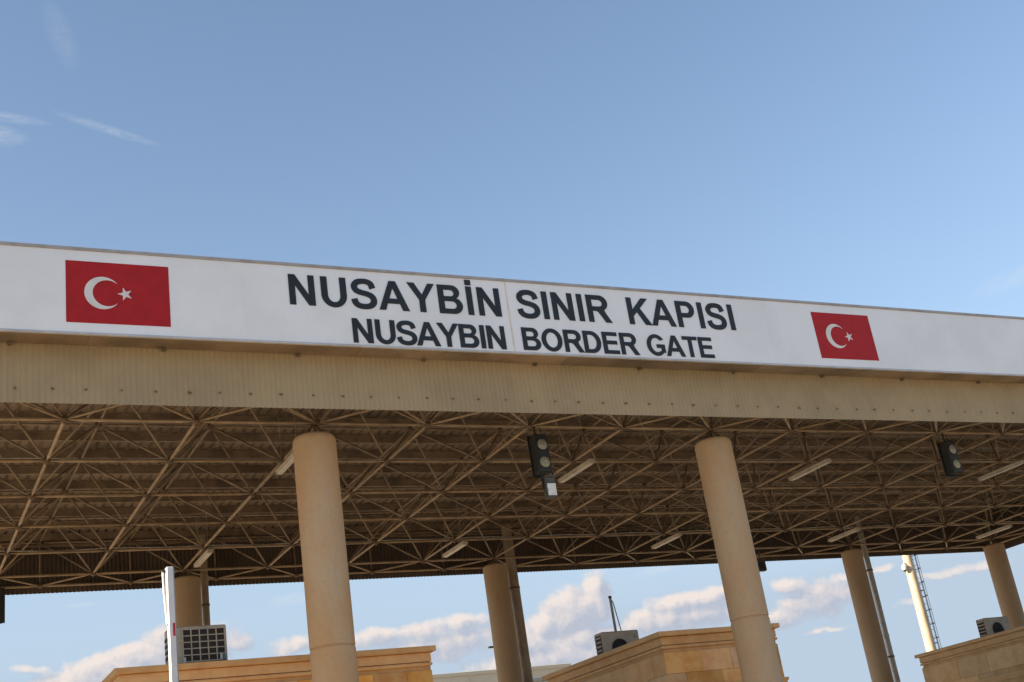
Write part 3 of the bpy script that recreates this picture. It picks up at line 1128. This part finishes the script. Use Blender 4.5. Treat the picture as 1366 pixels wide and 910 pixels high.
ac_fan(12.28, 5.0, 'grey fan air conditioner above the side of the middle booth, below the slim slim post', .95, .59)
ac_fan(25.92, 7.0, 'grey fan air conditioner on the right booth before the rightmost rear column', .95, .565)

t = thing('slim_post', 'slim grey post with dark cap and stay wire behind the middle booth air conditioner', 'post', (12.80, 6.0, 4.995))
obj('tube', MB().tube((0, 0, 0), (0, 0, 1.53), .032, n=10), M_greypaint, t)
obj('cap', MB().tube((0, 0, 1.531), (0, 0, 1.58), .04, n=10), M_dark, t)
obj('stay_wire', MB().path([(.02, 0, 1.50), (.06, 0, 1.42), (.17, -.02, .5), (.22, -.02, .0)], .012, 5), M_dark, t)
obj('base_plate', MB().bbox(-.08, .08, -.08, .08, 0, .012, .003), M_galv, t)

# ------------------------------------------------------------------ raised barrier arm
t = thing('barrier_arm', 'white boom barrier with its arm raised upright and a red mark, left of the grille', 'barrier', (.375, -5, .13))
obj('pedestal', MB().bbox(-.18, .18, .07, .43, 0, 1.05, .02), M_whitepaint, t)
arm = obj('arm', MB().bbox(-.040, .032, -.045, .045, .75, 4.845, .006), M_whitepaint, t)
obj('reflective_mark', MB().box(.0, .026, -.0475, -.0455, 4.08, 4.22), M_redref, arm)
obj('edge_strip', MB().bbox(.0325, .042, -.04, .04, .75, 4.84, .002), M_greypaint, arm)
obj('stay_rod', MB().path([(-.072, .01, 4.80), (-.069, .01, 4.6), (-.046, .01, 4.22)], .012, 6), M_whitepaint, arm)
obj('stay_wire', MB().path([(-.06, .012, 4.80), (-.05, .012, 4.5), (-.042, .012, 4.2)], .005, 5), M_dark, arm)
obj('stay_clip', MB().bbox(-.085, -.0405, 0, .03, 4.79, 4.82, .003), M_dark, arm)
obj('pivot', MB().tube((0, .046, .9), (0, .069, .9), .09, n=14), M_galv, t)

# ------------------------------------------------------------------ light mast
t = thing('light_mast', 'tall cream light mast with caged ladder seen through the right opening', 'mast', (38.13, 22, 0))
obj('pole', MB().path([(0, 0, 0), (0, 0, 6), (0, 0, 12), (0, 0, 18)], [.24, .215, .19, .16], 24), M_mast, t)
for s in (-1, 1):
    obj('ladder_rail', MB().box(.29, .31, s*.17-.01, s*.17+.01, 1, 17.6), M_mastdark, t)
b = MB()
for k in range(58): b.tube((.30, -.159, 1.1+k*.28), (.30, .159, 1.1+k*.28), .008, n=5)
obj('ladder_rung', b, M_mastdark, t)['kind'] = 'stuff'
for k in range(26):
    z = 2.4+k*.6
    pts = [(.311+.20*math.sin(math.pi*i/10)*1.0, .17*math.cos(math.pi*i/10)*(1+.35*math.sin(math.pi*i/10)), z) for i in range(11)]
    obj('cage_hoop', MB().path(pts, .016, 5), M_mastdark, t)
for (px_, py_) in ((.517, 0), (.46, .155), (.46, -.155)):
    obj('cage_strap', MB().box(px_-.008, px_+.008, py_-.006, py_+.006, 2.3, 17.7), M_mastdark, t)
for z in (3.5, 6.95, 9.2, 11.2, 14):
    obj('ladder_bracket', MB().box(.10, .288, -.17, .17, z, z+.04), M_mastdark, t)
arm_ = obj('camera_arm', MB().path([(-.15, -.02, 10.42), (-.30, -.05, 10.46), (-.36, -.05, 10.40)], .03, 8), M_whitepaint, t)
b = MB()
b.lathe([(.02, 10.12), (.085, 10.17), (.105, 10.24), (.105, 10.34), (.06, 10.40)], 16, c=(-.37, -.06))
obj('dome_camera', b, M_whitepaint, arm_)
obj('dome_glass', MB().lathe([(.01, 10.07), (.05, 10.09), (.075, 10.13), (.08, 10.165)], 14, c=(-.37, -.06)), M_window, arm_)
hd = obj('lamp_ring', MB().lathe([(.9, 17.6), (.95, 17.65), (.95, 17.75), (.9, 17.8)], 24), M_mastdark, t)
for k in range(6):
    a = R(60*k)
    obj('lamp_head', MB().bbox(math.cos(a)*1.15-.18, math.cos(a)*1.15+.18, math.sin(a)*1.15-.18, math.sin(a)*1.15+.18, 17.45, 17.75, .03), M_greypaint, t)

# ------------------------------------------------------------------ far buildings and street lamp
t = thing('hangar', 'pale flat roofed hangar far behind, between the left and middle booths', 'building', (50, 100, 0))
obj('wall', MB().box(-12, 8, -12, 12, 0, 16.4), M_hangar, t)
obj('parapet', MB().bbox(-12.1, 8.1, -12.1, 12.1, 16.41, 16.75, .03), M_hangar, t)
for k in range(5): obj('wall_rib', MB().box(-11+k*4.2, -10.85+k*4.2, -12.08, -12.002, 0, 16.4), M_hangar, t)
obj('door', MB().box(-4, 2, -12.06, -12.003, 0, 6), M_greypaint, t)

t = thing('low_building', 'grey green lower building in front of the hangar, right of the downpipe column', 'building', (41, 64, 0))
obj('wall', MB().box(-3.2, 5.5, -4, 4, 0, 11.75), M_hangar2, t)
obj('coping', MB().bbox(-3.3, 5.6, -4.1, 4.1, 11.755, 12.0, .02), M_greypaint, t)
for k in range(3): obj('wall_joint', MB().box(-1.2+2.2*k-.04, -1.2+2.2*k+.04, -4.03, -4.002, 0, 11.75), M_greypaint, t)

t = thing('street_lamp', 'small distant street lamp peeking out left of the fat downpipe column', 'street lamp', (31.72, 50, 0))
obj('pole', MB().path([(0, 0, 0), (0, 0, 6), (0, 0, 12.2), (-.05, 0, 12.5), (-.18, 0, 12.68)], [.10, .08, .06, .05, .045], 10), M_whitepaint, t)
obj('lamp_head', MB().bbox(-.62, -.17, -.10, .10, 12.62, 12.74, .03), M_dark, t)
obj('lamp_glass', MB().box(-.58, -.25, -.08, .08, 12.605, 12.619), M_lens, t)
obj('insulator', MB().bbox(-.12, .0, -.05, .05, 11.95, 12.05, .02), M_greypaint, t)
